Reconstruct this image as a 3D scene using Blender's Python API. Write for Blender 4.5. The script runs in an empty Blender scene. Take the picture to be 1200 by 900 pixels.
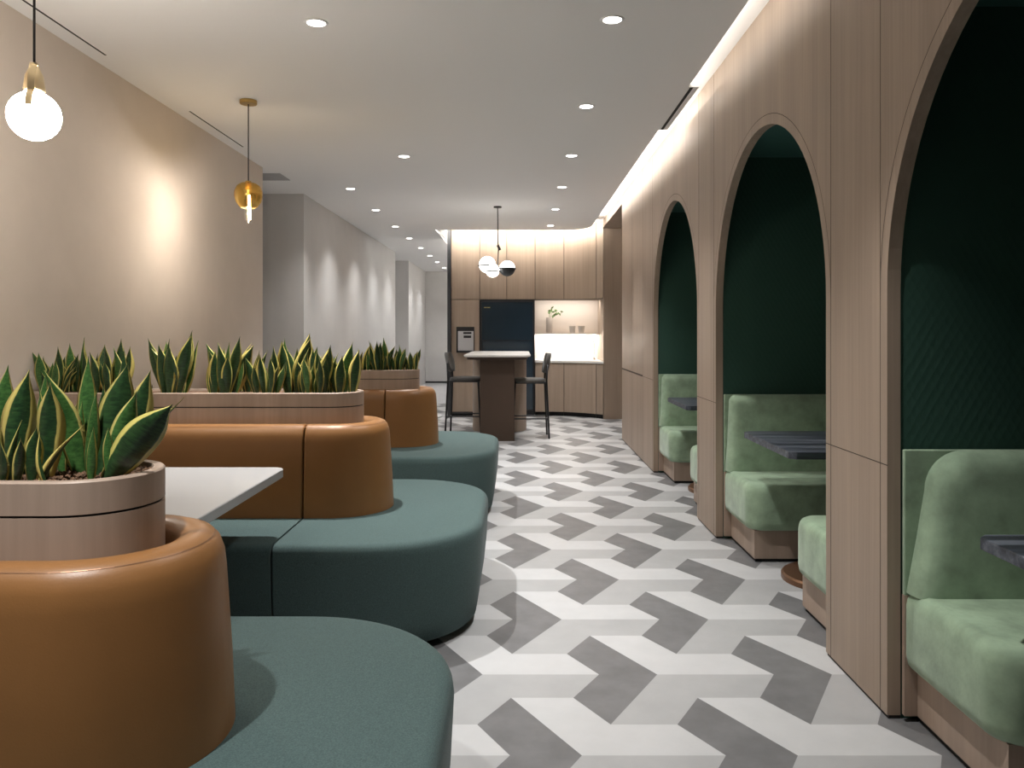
import bpy, bmesh, math, random
from mathutils import Vector, Matrix
random.seed(7)
PI = math.pi
SC = bpy.context.scene
COL = SC.collection
R = math.radians

# ------------------------------------------------------------------ materials
def new_mat(name):
    m = bpy.data.materials.new(name); m.use_nodes = True
    nt = m.node_tree; nt.nodes.clear()
    out = nt.nodes.new('ShaderNodeOutputMaterial')
    return m, nt, out

def principled(name, color, rough=0.5, metal=0.0, spec=0.5, sheen=0.0, coat=0.0, alpha=None):
    m, nt, out = new_mat(name)
    p = nt.nodes.new('ShaderNodeBsdfPrincipled')
    p.inputs['Base Color'].default_value = (*color, 1)
    p.inputs['Roughness'].default_value = rough
    p.inputs['Metallic'].default_value = metal
    p.inputs['Specular IOR Level'].default_value = spec
    if sheen:
        p.inputs['Sheen Weight'].default_value = sheen
        p.inputs['Sheen Roughness'].default_value = 0.4
    if coat:
        p.inputs['Coat Weight'].default_value = coat
        p.inputs['Coat Roughness'].default_value = 0.1
    nt.links.new(p.outputs[0], out.inputs[0])
    return m, nt, p

def coords(nt, scale=(1, 1, 1), kind='Object', rot=(0, 0, 0)):
    tc = nt.nodes.new('ShaderNodeTexCoord'); mp = nt.nodes.new('ShaderNodeMapping')
    mp.inputs['Scale'].default_value = scale; mp.inputs['Rotation'].default_value = rot
    nt.links.new(tc.outputs[kind], mp.inputs[0])
    return mp.outputs[0]

def noise(nt, vec, scale, detail=3, rough=0.5):
    n = nt.nodes.new('ShaderNodeTexNoise')
    n.inputs['Scale'].default_value = scale; n.inputs['Detail'].default_value = detail
    n.inputs['Roughness'].default_value = rough
    nt.links.new(vec, n.inputs['Vector'])
    return n.outputs['Fac']

def ramp(nt, fac, stops):
    r = nt.nodes.new('ShaderNodeValToRGB'); e = r.color_ramp.elements
    while len(e) > 1: e.remove(e[-1])
    e[0].position = stops[0][0]; e[0].color = (*stops[0][1], 1)
    for p, c in stops[1:]:
        k = e.new(p); k.color = (*c, 1)
    nt.links.new(fac, r.inputs[0])
    return r.outputs[0]

def bump(nt, p, height, strength, dist=0.01):
    b = nt.nodes.new('ShaderNodeBump')
    b.inputs['Strength'].default_value = strength; b.inputs['Distance'].default_value = dist
    nt.links.new(height, b.inputs['Height']); nt.links.new(b.outputs[0], p.inputs['Normal'])

def mul(c, k): return tuple(min(1, x * k) for x in c)

def wood(name, c, grain=(60, 60, 1.2), var=0.2, rough=0.5, bandscale=1.0):
    """fine straight vertical grain in bands"""
    m, nt, p = principled(name, c, rough, spec=0.3)
    v = coords(nt, grain)
    n1 = noise(nt, v, 1.0, 4, 0.6)
    v2 = coords(nt, tuple(g * 0.13 * bandscale for g in grain))
    n2 = noise(nt, v2, 1.0, 2)
    mx = nt.nodes.new('ShaderNodeMath'); mx.operation = 'MULTIPLY_ADD'
    mx.inputs[1].default_value = 0.5
    nt.links.new(n1, mx.inputs[0])
    h = nt.nodes.new('ShaderNodeMath'); h.operation = 'MULTIPLY'; h.inputs[1].default_value = 0.5
    nt.links.new(n2, h.inputs[0]); nt.links.new(h.outputs[0], mx.inputs[2])
    col = ramp(nt, mx.outputs[0], [(0.30, mul(c, 1 - var)), (0.5, c), (0.70, mul(c, 1 + var))])
    nt.links.new(col, p.inputs['Base Color'])
    bump(nt, p, n1, 0.05, 0.002)
    return m

def mottled(name, c, scale, var, rough, sheen=0.0, bumps=0.0, bscale=200, spec=0.3, detail=4):
    m, nt, p = principled(name, c, rough, spec=spec, sheen=sheen)
    v = coords(nt)
    n = noise(nt, v, scale, detail, 0.6)
    col = ramp(nt, n, [(0.3, mul(c, 1 - var)), (0.7, mul(c, 1 + var))])
    nt.links.new(col, p.inputs['Base Color'])
    if bumps:
        bump(nt, p, noise(nt, v, bscale, 2), bumps, 0.003)
    return m

def emis(name, c, s):
    m, nt, out = new_mat(name)
    e = nt.nodes.new('ShaderNodeEmission')
    e.inputs[0].default_value = (*c, 1); e.inputs[1].default_value = s
    nt.links.new(e.outputs[0], out.inputs[0])
    return m

M = {}
M['oak'] = wood('pale_oak', (0.355, 0.275, 0.213), var=0.16, rough=0.45)
M['oak_planter'] = wood('planter_oak', (0.375, 0.285, 0.225), grain=(45, 45, 2.0), var=0.16, rough=0.45)
M['gap'] = principled('door_gap', (0.13, 0.095, 0.07), 0.8)[0]
M['groove'] = principled('dark_groove', (0.06, 0.045, 0.035), 0.8)[0]
M['left_wall'] = mottled('beige_wallcovering', (0.69, 0.605, 0.53), 3, 0.03, 0.85, bumps=0.06, bscale=300)
M['grey_wall'] = mottled('grey_wallcovering', (0.62, 0.61, 0.60), 3, 0.03, 0.85, bumps=0.06, bscale=300)  # neutral grey puts the cooler corridor light into the wall colour
M['ceiling'] = principled('ceiling_paint', (0.92, 0.92, 0.92), 0.9, spec=0.2)[0]
M['cove'] = principled('cove_paint', (0.8, 0.79, 0.77), 0.9, spec=0.2)[0]
M['tile_dark'] = mottled('tile_dark', (0.140, 0.140, 0.143), 7, 0.16, 0.42, spec=0.35)
M['tile_mid'] = mottled('tile_mid', (0.335, 0.337, 0.340), 6, 0.05, 0.42, spec=0.35)
M['tile_white'] = mottled('tile_white', (0.455, 0.458, 0.463), 6, 0.04, 0.42, spec=0.35)
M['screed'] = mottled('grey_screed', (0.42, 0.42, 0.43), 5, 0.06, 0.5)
M['velvet'] = mottled('green_velvet', (0.285, 0.39, 0.27), 9, 0.24, 0.75, sheen=0.35, bumps=0.1, bscale=90)
M['teal'] = mottled('teal_wool', (0.056, 0.090, 0.088), 330, 0.28, 0.9, sheen=0.06, bumps=0.25, bscale=450, detail=2)
M['leather'] = mottled('tan_leather', (0.245, 0.113, 0.037), 2.5, 0.10, 0.42, bumps=0.06, bscale=260, spec=0.45)
M['black'] = principled('black_metal', (0.018, 0.018, 0.02), 0.4, 0.3)[0]
M['kick'] = principled('dark_kick', (0.012, 0.012, 0.013), 0.7)[0]
M['charcoal'] = principled('charcoal_panel', (0.03, 0.032, 0.036), 0.5)[0]
M['white_top'] = principled('white_laminate', (0.40, 0.405, 0.41), 0.35)[0]
M['stone'] = principled('white_stone', (0.75, 0.73, 0.70), 0.3)[0]
M['niche'] = principled('niche_panel', (0.66, 0.58, 0.51), 0.5)[0]
M['brass'] = principled('brushed_brass', (0.55, 0.38, 0.14), 0.32, 1.0)[0]
M['brass_pale'] = principled('pale_brass', (0.72, 0.58, 0.36), 0.3, 1.0)[0]
M['bronze'] = principled('bronze', (0.22, 0.12, 0.07), 0.4, 0.8)[0]
M['umber'] = mottled('umber_lacquer', (0.075, 0.05, 0.036), 3, 0.06, 0.55)
M['drum'] = wood('taupe_timber', (0.30, 0.235, 0.185), var=0.10, rough=0.45)
M['steel'] = principled('chrome', (0.6, 0.6, 0.62), 0.2, 1.0)[0]
M['silver'] = principled('silver_plastic', (0.55, 0.55, 0.57), 0.35, 0.2)[0]
M['glass_blue'] = principled('blue_black_glass', (0.018, 0.032, 0.047), 0.12, 0.0, 0.5, coat=0.4)[0]
M['grey_seat'] = mottled('grey_upholstery', (0.10, 0.095, 0.09), 60, 0.12, 0.85, sheen=0.2)
M['ceramic'] = principled('taupe_ceramic', (0.42, 0.36, 0.31), 0.6)[0]
M['cup'] = principled('stone_cup', (0.45, 0.41, 0.37), 0.6)[0]
M['soil'] = mottled('potting_grit', (0.13, 0.075, 0.045), 130, 0.75, 0.95, bumps=1.0, bscale=110)
M['sprig'] = principled('sprig_green', (0.10, 0.16, 0.05), 0.6)[0]
M['cord'] = principled('cord_black', (0.02, 0.018, 0.016), 0.6)[0]
M['lens'] = emis('lamp_lens', (1, 0.95, 0.88), 14)
M['globe'] = emis('opal_globe_lit', (1, 0.91, 0.80), 46)
M['globe_far'] = emis('opal_globe_soft', (1, 0.95, 0.88), 4)
M['filament'] = emis('filament', (1, 0.78, 0.45), 30)
M['vent_dark'] = principled('vent_dark', (0.015, 0.015, 0.015), 0.8)[0]
M['gold_mark'] = principled('gold_mark', (0.5, 0.42, 0.15), 0.5)[0]

# dark stained slatted-look table top
def table_wood():
    m, nt, p = principled('blue_black_ash', (0.05, 0.056, 0.068), 0.38, spec=0.5)
    n1 = noise(nt, coords(nt, (1.5, 28, 28)), 1.0, 3, 0.6)
    col = ramp(nt, n1, [(0.35, (0.022, 0.025, 0.032)), (0.5, (0.055, 0.064, 0.084)), (0.66, (0.15, 0.165, 0.195))])
    nt.links.new(col, p.inputs['Base Color'])
    return m
M['ash'] = table_wood()

# dark green quilted booth lining: overlapping scale emboss
def lining():
    m, nt, p = principled('dark_green_quilt', (0.036, 0.088, 0.066), 0.7, spec=0.25)
    v = nt.nodes.new('ShaderNodeTexVoronoi'); v.feature = 'F1'; v.distance = 'EUCLIDEAN'
    v.inputs['Scale'].default_value = 44; v.inputs['Randomness'].default_value = 0.0
    m1 = coords(nt, (1, 1, 0.577))
    m2 = nt.nodes.new('ShaderNodeMapping'); m2.inputs['Rotation'].default_value = (0, R(45), 0); m2.inputs['Location'].default_value = (0, 0.003, 0)
    nt.links.new(m1, m2.inputs[0]); nt.links.new(m2.outputs[0], v.inputs['Vector'])
    bump(nt, p, v.outputs['Distance'], 0.15, 0.012)
    return m
M['lining'] = lining()
M['lining_plain'] = principled('dark_green_plain', (0.04, 0.12, 0.10), 0.7)[0]

def leaf_mat(name, g1, g2, edge, m0=0.435):
    m, nt, p = principled(name, g1, 0.32, spec=0.5)
    uv = nt.nodes.new('ShaderNodeUVMap'); uv.uv_map = 'UVMap'
    sp = nt.nodes.new('ShaderNodeSeparateXYZ'); nt.links.new(uv.outputs[0], sp.inputs[0])
    mp = nt.nodes.new('ShaderNodeMapping'); mp.inputs['Scale'].default_value = (2.5, 26, 1)
    nt.links.new(uv.outputs[0], mp.inputs[0])
    n = noise(nt, mp.outputs[0], 1.0, 4, 0.65)
    band = ramp(nt, n, [(0.38, g1), (0.62, g2)])
    # margin: distance from centre line, wobbling with noise
    a = nt.nodes.new('ShaderNodeMath'); a.operation = 'SUBTRACT'; a.inputs[1].default_value = 0.5
    nt.links.new(sp.outputs[0], a.inputs[0])
    b = nt.nodes.new('ShaderNodeMath'); b.operation = 'ABSOLUTE'; nt.links.new(a.outputs[0], b.inputs[0])
    mp2 = nt.nodes.new('ShaderNodeMapping'); mp2.inputs['Scale'].default_value = (1, 5, 1)
    nt.links.new(uv.outputs[0], mp2.inputs[0])
    n2 = noise(nt, mp2.outputs[0], 1.0, 2)
    c = nt.nodes.new('ShaderNodeMath'); c.operation = 'MULTIPLY_ADD'
    c.inputs[1].default_value = 0.12; nt.links.new(n2, c.inputs[0]); nt.links.new(b.outputs[0], c.inputs[2])
    mask = ramp(nt, c.outputs[0], [(m0, (0, 0, 0)), (m0 + 0.023, (1, 1, 1))])
    mix = nt.nodes.new('ShaderNodeMixRGB')
    nt.links.new(mask, mix.inputs[0]); nt.links.new(band, mix.inputs[1])
    mix.inputs[2].default_value = (*edge, 1)
    nt.links.new(mix.outputs[0], p.inputs['Base Color'])
    return m
M['leaf_a'] = leaf_mat('snake_leaf_dark', (0.013, 0.034, 0.014), (0.034, 0.088, 0.028), (0.56, 0.49, 0.14))
M['leaf_b'] = leaf_mat('snake_leaf_bright', (0.028, 0.085, 0.022), (0.075, 0.19, 0.048), (0.60, 0.53, 0.17))

M['leaf_c'] = leaf_mat('snake_leaf_wide_margin', (0.013, 0.036, 0.016), (0.036, 0.095, 0.030), (0.60, 0.50, 0.15), 0.345)

def amber_glass():
    m, nt, out = new_mat('amber_glass')
    t = nt.nodes.new('ShaderNodeBsdfTransparent'); t.inputs[0].default_value = (0.95, 0.86, 0.66, 1)
    g = nt.nodes.new('ShaderNodeBsdfPrincipled')
    g.inputs['Base Color'].default_value = (0.40, 0.31, 0.12, 1); g.inputs['Metallic'].default_value = 0.9
    g.inputs['Roughness'].default_value = 0.15
    mx = nt.nodes.new('ShaderNodeMixShader'); mx.inputs[0].default_value = 0.48
    nt.links.new(t.outputs[0], mx.inputs[1]); nt.links.new(g.outputs[0], mx.inputs[2])
    nt.links.new(mx.outputs[0], out.inputs[0])
    return m
M['amber'] = amber_glass()
def clear_glass():
    m, nt, out = new_mat('clear_glass')
    t = nt.nodes.new('ShaderNodeBsdfTransparent'); t.inputs[0].default_value = (0.96, 0.94, 0.90, 1)
    g = nt.nodes.new('ShaderNodeBsdfGlossy'); g.inputs['Roughness'].default_value = 0.05
    lw = nt.nodes.new('ShaderNodeLayerWeight'); lw.inputs[0].default_value = 0.25
    mx = nt.nodes.new('ShaderNodeMixShader')
    nt.links.new(lw.outputs['Facing'], mx.inputs[0])
    nt.links.new(t.outputs[0], mx.inputs[1]); nt.links.new(g.outputs[0], mx.inputs[2])
    nt.links.new(mx.outputs[0], out.inputs[0])
    return m
M['clear'] = clear_glass()

# ------------------------------------------------------------------ object helpers
def obj(name, bm, mat, parent=None, smooth=False, loc=None, bevel=0, autosmooth=None):
    bmesh.ops.recalc_face_normals(bm, faces=bm.faces[:])
    me = bpy.data.meshes.new(name); bm.to_mesh(me); bm.free()
    mats = mat if isinstance(mat, (list, tuple)) else [mat]
    for k in mats: me.materials.append(M[k] if isinstance(k, str) else k)
    if smooth:
        for p in me.polygons: p.use_smooth = True
        if autosmooth is not None: me.set_sharp_from_angle(angle=R(autosmooth))
    o = bpy.data.objects.new(name, me); COL.objects.link(o)
    if loc is not None: o.location = loc
    if parent is not None: o.parent = parent
    if bevel:
        b = o.modifiers.new('bevel', 'BEVEL'); b.width = bevel; b.segments = 2
        b.limit_method = 'ANGLE'; b.angle_limit = R(40)
    return o

def tag(o, label, cat, group=None):
    o['label'] = label; o['category'] = cat
    if group: o['group'] = group
    return o

def thing(name, label, cat, loc=(0, 0, 0), rz=0, group=None):
    o = bpy.data.objects.new(name, None); COL.objects.link(o)
    o.location = loc; o.rotation_euler = (0, 0, rz); o.empty_display_size = 0.1
    return tag(o, label, cat, group)

def struct(name, bm, mat, **kw):
    o = obj(name, bm, mat, **kw); o['kind'] = 'structure'; return o

def box(bm, x0, x1, y0, y1, z0, z1, mi=0):
    vs = [bm.verts.new((x, y, z)) for z in (z0, z1) for x, y in ((x0, y0), (x1, y0), (x1, y1), (x0, y1))]
    for f in ((0, 1, 2, 3), (4, 5, 6, 7), (0, 1, 5, 4), (1, 2, 6, 5), (2, 3, 7, 6), (3, 0, 4, 7)):
        bm.faces.new([vs[i] for i in f]).material_index = mi
    return bm
def BX(*a): return box(bmesh.new(), *a)

def rr(x0, x1, y0, y1, rad, inset=0.0, n=10):
    """rounded rectangle outline; rad = radii at (x0,y0),(x1,y0),(x1,y1),(x0,y1)"""
    x0 += inset; x1 -= inset; y0 += inset; y1 -= inset
    pts = []
    for (cx, cy, sx, sy, a0), r in zip(((x0, y0, 1, 1, PI), (x1, y0, -1, 1, 1.5 * PI), (x1, y1, -1, -1, 0), (x0, y1, 1, -1, 0.5 * PI)), rad):
        r = max(r - inset, 0.0015)
        for k in range(n + 1):
            a = a0 + k / n * PI / 2
            pts.append((cx + sx * r + r * math.cos(a), cy + sy * r + r * math.sin(a)))
    return pts

def loft(bm, rings, cap0=True, cap1=True, closed=False):
    """rings: list of lists of 3d points (equal length)"""
    vr = [[bm.verts.new(p) for p in ring] for ring in rings]
    n = len(vr[0]); k = len(vr)
    for i in range(k if closed else k - 1):
        a, b = vr[i], vr[(i + 1) % k]
        for j in range(n):
            bm.faces.new((a[j], a[(j + 1) % n], b[(j + 1) % n], b[j]))
    if not closed:
        if cap0: bm.faces.new(vr[0])
        if cap1: bm.faces.new(vr[-1])
    return bm

def rrloft(rect, rad, profile, n=10, closed=False):
    return loft(bmesh.new(), [[(x, y, z) for x, y in rr(*rect, rad, ins, n)] for z, ins in profile], closed=closed)

def lathe(bm, prof, cx=0, cy=0, n=24, cap0=True, cap1=True):
    """prof: list of (radius, z)"""
    rings = [[(cx + max(r, 1e-4) * math.cos(2 * PI * k / n), cy + max(r, 1e-4) * math.sin(2 * PI * k / n), z) for k in range(n)] for r, z in prof]
    return loft(bm, rings, cap0, cap1)
def LA(*a, **k): return lathe(bmesh.new(), *a, **k)

def tube(bm, pts, r, n=8):
    pts = [Vector(p) for p in pts]
    rings = []; up = Vector((0, 0, 1)); prev = None
    for i, p in enumerate(pts):
        t = (pts[min(i + 1, len(pts) - 1)] - pts[max(i - 1, 0)]).normalized()
        if prev is None:
            u = t.cross(up)
            if u.length < 1e-3: u = t.cross(Vector((1, 0, 0)))
        else:
            u = prev - t * prev.dot(t)
        u.normalize(); prev = u; v = t.cross(u)
        rad = r[i] if isinstance(r, (list, tuple)) else r
        rings.append([p + (u * math.cos(2 * PI * k / n) + v * math.sin(2 * PI * k / n)) * rad for k in range(n)])
    return loft(bm, rings)
def TB(*a, **k): return tube(bmesh.new(), *a, **k)

def prism(bm, outline, axis, a, b, mi=0):
    """extrude a 2d outline along an axis ('x': outline is (y,z); 'y': (x,z); 'z': (x,y))"""
    def P(u, v, w): return {'x': (w, u, v), 'y': (u, w, v), 'z': (u, v, w)}[axis]
    A = [bm.verts.new(P(u, v, a)) for u, v in outline]; B = [bm.verts.new(P(u, v, b)) for u, v in outline]
    n = len(outline)
    fs = [bm.faces.new(A), bm.faces.new(B)]
    for i in range(n):
        bm.faces.new((A[i], A[(i + 1) % n], B[(i + 1) % n], B[i])).material_index = mi
    for f in fs: f.normal_update()
    bmesh.ops.triangulate(bm, faces=fs, ngon_method='EAR_CLIP')
    return bm
def PR(*a, **k): return prism(bmesh.new(), *a, **k)

def sphere(bm, c, r, seg=28, rings=16, z0=-1.0, z1=1.0):
    prof = []
    a0, a1 = math.asin(z0), math.asin(z1)
    for k in range(rings + 1):
        a = a0 + (a1 - a0) * k / rings
        prof.append((r * math.cos(a), c[2] + r * math.sin(a)))
    return lathe(bm, prof, c[0], c[1], seg)

def cut_keep(bm, x, side):
    """keep the part on one side of the plane X = x, and close the cut"""
    bmesh.ops.bisect_plane(bm, geom=bm.verts[:] + bm.edges[:] + bm.faces[:], plane_co=(x, 0, 0), plane_no=(1, 0, 0),
                           clear_outer=(side < 0), clear_inner=(side > 0))
    es = [e for e in bm.edges if e.is_boundary]
    bmesh.ops.holes_fill(bm, edges=es, sides=0)
    return bm

def add_light(name, kind, loc, energy, color=(1, 1, 1), parent=None, rot=None, **kw):
    l = bpy.data.lights.new(name, kind); l.energy = energy; l.color = color
    for k, v in kw.items(): setattr(l, k, v)
    o = bpy.data.objects.new(name, l); COL.objects.link(o); o.location = loc
    if rot is not None: o.rotation_euler = rot
    if parent is not None: o.parent = parent
    return o

# ------------------------------------------------------------------ camera / colour
F = 940.0; CH = 1.30
cam = bpy.data.cameras.new('camera'); cam.sensor_width = 36; cam.lens = 36 * F / 1200
cam.shift_x = -8 / 1200; cam.shift_y = -62 / 1200; cam.clip_start = 0.05; cam.clip_end = 100
co = bpy.data.objects.new('camera', cam); COL.objects.link(co)
co.location = (0, 0, CH); co.rotation_euler = (PI / 2, 0, 0); SC.camera = co
vs = SC.view_settings
SC.display_settings.display_device = 'sRGB'
vs.view_transform = 'Standard'; vs.look = 'None'; vs.gamma = 1; vs.exposure = 0.76; vs.use_curve_mapping = False
w = bpy.data.worlds.new('world'); SC.world = w; w.use_nodes = True
w.node_tree.nodes['Background'].inputs[0].default_value = (0.5, 0.5, 0.5, 1)
w.node_tree.nodes['Background'].inputs[1].default_value = 0.02
SC.cycles.max_bounces = 12; SC.cycles.diffuse_bounces = 8; SC.cycles.transparent_max_bounces = 8
SC.cycles.caustics_reflective = False; SC.cycles.caustics_refractive = False

# ------------------------------------------------------------------ room constants
HC = 2.80; XW = 1.235; XI = 1.28; XL = -2.35; COVE = 2.93
S = 0.2205; SY = 1.012

# floor: three-tone chevron tiles laid around three-fold points
bm = bmesh.new()
box(bm, -3.6, 3.4, -2.6, 21, -0.12, -0.004, 3)
s3 = math.sqrt(3) / 2
ox, oy = 0.524, 3.037
e120, e240, e0 = (-0.5, s3), (-0.5, -s3), (1, 0)
sect = ((e120, e240, 0), (e0, e120, 2), (e240, e0, 1))
for i in range(-30, 30):
    for j in range(-8, 40):
        cx = (3 * i + 1.5 * j) * S + ox; cy = 3 * s3 * j * S * SY + oy
        if not (-3.1 < cx < 2.9 and -1.6 < cy < 14.2): continue
        for a, b, mi in sect:
            pts = [(0, 0), (2, 0), (2, 1), (1, 1), (1, 2), (0, 2)]
            vsx = [bm.verts.new((cx + (u * a[0] + v * b[0]) * S, cy + (u * a[1] + v * b[1]) * S * SY, 0)) for u, v in pts]
            q = [vsx[0], vsx[1], vsx[2], vsx[3]]; q2 = [vsx[0], vsx[3], vsx[4], vsx[5]]
            for fc in (q, q2): bm.faces.new(fc).material_index = mi
floor = struct('floor', bm, ['tile_dark', 'tile_mid', 'tile_white', 'screed'])
for p in floor.data.polygons:
    if p.normal.z < 0 and abs(p.center.z) < 1e-4: p.flip()

# right wall: oak panelling pierced by three arches
ARC = [(0.885, 2.69), (3.225, 5.03), (5.555, 7.37)]; ZS = 1.435
Y0, Y1 = -2.5, 9.60
def arch_pts(a, b, off=0.0, n=40):
    c = (a + b) / 2; r = (b - a) / 2 + off
    return [(c - r * math.cos(PI * k / n), ZS + r * math.sin(PI * k / n)) for k in range(n + 1)]
out = [(Y0, 0.012)]
for a, b in ARC:
    out += [(a, 0.012)] + arch_pts(a, b) + [(b, 0.012)]
out += [(Y1, 0.012), (Y1, COVE), (Y0, COVE)]
struct('wall_right', PR(out, 'x', XW, XI), 'oak')
# thin dark grooves in the panelling
bm = bmesh.new(); g0, g1, gw = XW - 0.0006, XW + 0.002, 0.0016
for a, b in ARC:
    p1 = arch_pts(a, b, 0.05 - gw); p2 = arch_pts(a, b, 0.05 + gw)
    for k in range(len(p1) - 1):
        q = [p1[k], p1[k + 1], p2[k + 1], p2[k]]
        bm.faces.new([bm.verts.new((g0, y, z)) for y, z in q])
    for y in (a - 0.05, b + 0.05):
        box(bm, g0, g1, y - gw, y + gw, 0.012, COVE)
for y in (8.0, 8.75):
    box(bm, g0, g1, y - gw, y + gw, 0.012, COVE)
for a, b in ((2.69, 3.225), (5.03, 5.555), (7.37, 9.60)):
    box(bm, g0, g1, a, b, 0.85 - gw, 0.85 + gw)
box(bm, g0, g1, 8.0, 9.6, 0.845, 0.862)
struct('trim_1', bm, 'groove')
bm = bmesh.new()
for a, b in ((Y0, 0.885), (2.69, 3.225), (5.03, 5.555), (7.37, 9.60)):
    box(bm, XW + 0.006, XI, a + 0.002, b - 0.002, 0, 0.012)
struct('baseboard_right', bm, 'kick')

# booth shells: partitions, back wall, low ceiling
bm = bmesh.new()
for a, b in ((-0.1, 0.88), (2.695, 3.22), (5.035, 5.55), (7.375, 7.75)):
    box(bm, XI, 2.62, a, b, 0, 2.39)
box(bm, 2.62, 2.72, -0.1, 7.75, 0, 2.39)
struct('wall_booths', bm, 'lining')
struct('ceiling_booths', BX(XI, 2.72, -0.1, 7.75, 2.39, 2.47), 'lining_plain')

# left walls
struct('wall_left', BX(-3.5, XL, -2.5, 7.36, 0, HC + 0.02), 'left_wall')
bm = bmesh.new(); box(bm, -3.5, XL, 8.77, 15.26, 0, HC + 0.02)
struct('wall_left_corridor', bm, 'grey_wall')
struct('wall_left_far', BX(-3.5, XL, 17.1, 20.3, 0, HC + 0.02), 'grey_wall')
struct('wall_left_recess', BX(-3.6, -3.5, -2.5, 20.3, 0, HC + 0.02), 'grey_wall')
struct('wall_end', BX(-3.6, 1.3, 20.2, 20.35, 0.02, HC + 0.1), 'grey_wall')
struct('wall_back', BX(-3.6, 3.3, -2.62, -2.5, 0, 3.0), 'charcoal')
struct('baseboard_end', BX(-3.6, -1.0, 20.18, 20.2, 0, 0.035), 'kick')

# ceiling: upper slab over the coves and the dropped slab with a rounded corner
struct('ceiling_cove', BX(-3.6, 3.4, -2.6, 20.4, COVE, COVE + 0.08), 'cove')
XE = 1.042; YE = 11.9; RC = 0.34
outl = [(-3.6, -2.5), (XE, -2.5)]
for k in range(13):
    a = k / 12 * PI / 2
    outl.append((XE - RC + RC * math.cos(a), YE - RC * 1.5 + RC * 1.5 * math.sin(a)))
outl += [(-1.235, YE), (-1.235, 20.3), (-3.6, 20.3)]
struct('ceiling', PR(outl, 'z', HC, HC + 0.022), 'ceiling')
# slot diffusers along the left wall
for y0, y1, wh in ((0.5, 4.36, 'by the lit globe pendant'), (5.47, 6.53, 'by the amber pendant')):
    t = thing('slot_diffuser', 'thin dark air slot in the ceiling beside the left wall, ' + wh, 'air vent', (-2.245, y0, HC))
    obj('slot', BX(-0.006, 0.006, 0, y1 - y0, -0.0015, 0.001), 'vent_dark', t)
    obj('slot_frame', BX(-0.011, 0.011, -0.005, y1 - y0 + 0.005, -0.001, 0.001), 'ceiling', t)
t = thing('ceiling_patch', 'grey rectangular patch on the ceiling beside the left wall recess', 'ceiling panel', (-2.27, 7.62, HC))
obj('panel', BX(-0.9, 0, 0, 0.35, -0.004, 0.001), 'screed', t)  # thin grey rectangle lying just under the ceiling
t = thing('linear_vent', 'linear vent with one black slot set into the lit cove above the booths', 'air vent', (1.0425, 4.93, HC))
obj('vent_body', BX(0, 0.066, 0, 1.05, 0.0, 0.022), 'ceiling', t)
obj('vent_slot', BX(0.012, 0.032, 0.01, 1.04, -0.001, 0.003), 'vent_dark', t)

# ------------------------------------------------------------------ right opening and kitchen shell
def kfront(x):
    return 12.3 if x < 0.45 else 12.3 - 0.45 * ((x - 0.45) / 0.8) ** 2
struct('wall_kitchen_right', BX(1.252, 3.2, 11.85, 12.95, 0, COVE), 'oak')
struct('trim_2', BX(XW, 3.2, Y1, 11.86, 2.82, COVE), 'oak')          # head of the opening
struct('wall_opening', BX(1.30, 3.2, 7.8, Y1, 0, COVE), 'oak')
struct('wall_opening_far', BX(3.2, 3.3, -2.6, 12.95, 0, COVE), 'grey_wall')
struct('wall_kitchen', BX(-1.05, 1.252, 12.70, 12.95, 0, COVE), 'niche')
struct('trim_3', BX(-1.092, -1.042, 12.25, 12.95, 0, COVE), 'charcoal')
struct('wall_corridor_right', BX(-1.075, -1.0, 12.95, 20.2, 0, COVE), 'grey_wall')

def kslice(a, b, back, off=0.0, n=10):
    xs = [a + (b - a) * k / n for k in range(n + 1)]
    return [(x, kfront(x) + off) for x in xs] + [(b, back), (a, back)]
def cab(name, label, cat, a, b, z0, z1, group, handle=None):
    t = thing(name, label, cat, (0, 0, 0), 0, group)
    obj('carcass', PR(kslice(a + 0.001, b - 0.001, 12.699, 0.02), 'z', z0, z1), 'gap', t)
    obj('door', PR([(x, kfront(x)) for x in [a + 0.005 + (b - a - 0.010) * k / 8 for k in range(9)]] +
                   [(x, kfront(x) + 0.019) for x in [b - 0.005 - (b - a - 0.010) * k / 8 for k in range(9)]], 'z', z0 + 0.005, z1 - 0.003), 'oak', t)
    return t
EDG = [-1.04, -0.60, -0.185, 0.249, 0.69, 1.155, 1.25]
wh = ['above the water dispenser column, against the dark end panel', 'above the left half of the blue-black fridge', 'above the right half of the blue-black fridge',
      'above the potted sprig at the fridge end of the lit niche', 'above the two cups on the niche shelf', 'narrow curved end unit above the tap beside the wooden jamb']
for k in range(6):
    cab('wall_cabinet', 'pale oak overhead cabinet ' + wh[k], 'cabinet', EDG[k], EDG[k + 1], 1.785, COVE - 0.002, 'overhead oak cabinets')
wl = ['next to the fridge under the niche', 'curved, under the niche below the cups', 'narrow curved end unit under the tap']
for k in range(3):
    t = cab('base_cabinet', 'pale oak base cabinet ' + wl[k], 'cabinet', EDG[k + 3], EDG[k + 4], 0.06, 0.815, 'oak base cabinets')
    obj('plinth', PR(kslice(EDG[k + 3] + 0.002, EDG[k + 4] - 0.002, 12.68, 0.05), 'z', 0, 0.058), 'kick', t)
t = cab('tall_cabinet', 'tall pale oak cabinet column holding the built-in water dispenser', 'cabinet', EDG[0], EDG[1], 0.06, 1.783, None)
obj('plinth', BX(EDG[0] + 0.002, EDG[1] - 0.002, 12.35, 12.68, 0, 0.058), 'kick', t)
o = obj('worktop', PR(kslice(0.251, 1.250, 12.698, -0.015), 'z', 0.817, 0.852), 'stone')
tag(o, 'white stone kitchen worktop running below the lit niche', 'worktop')
o = obj('backsplash', BX(0.252, 1.25, 12.688, 12.699, 0.853, 1.249), 'stone')
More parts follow.
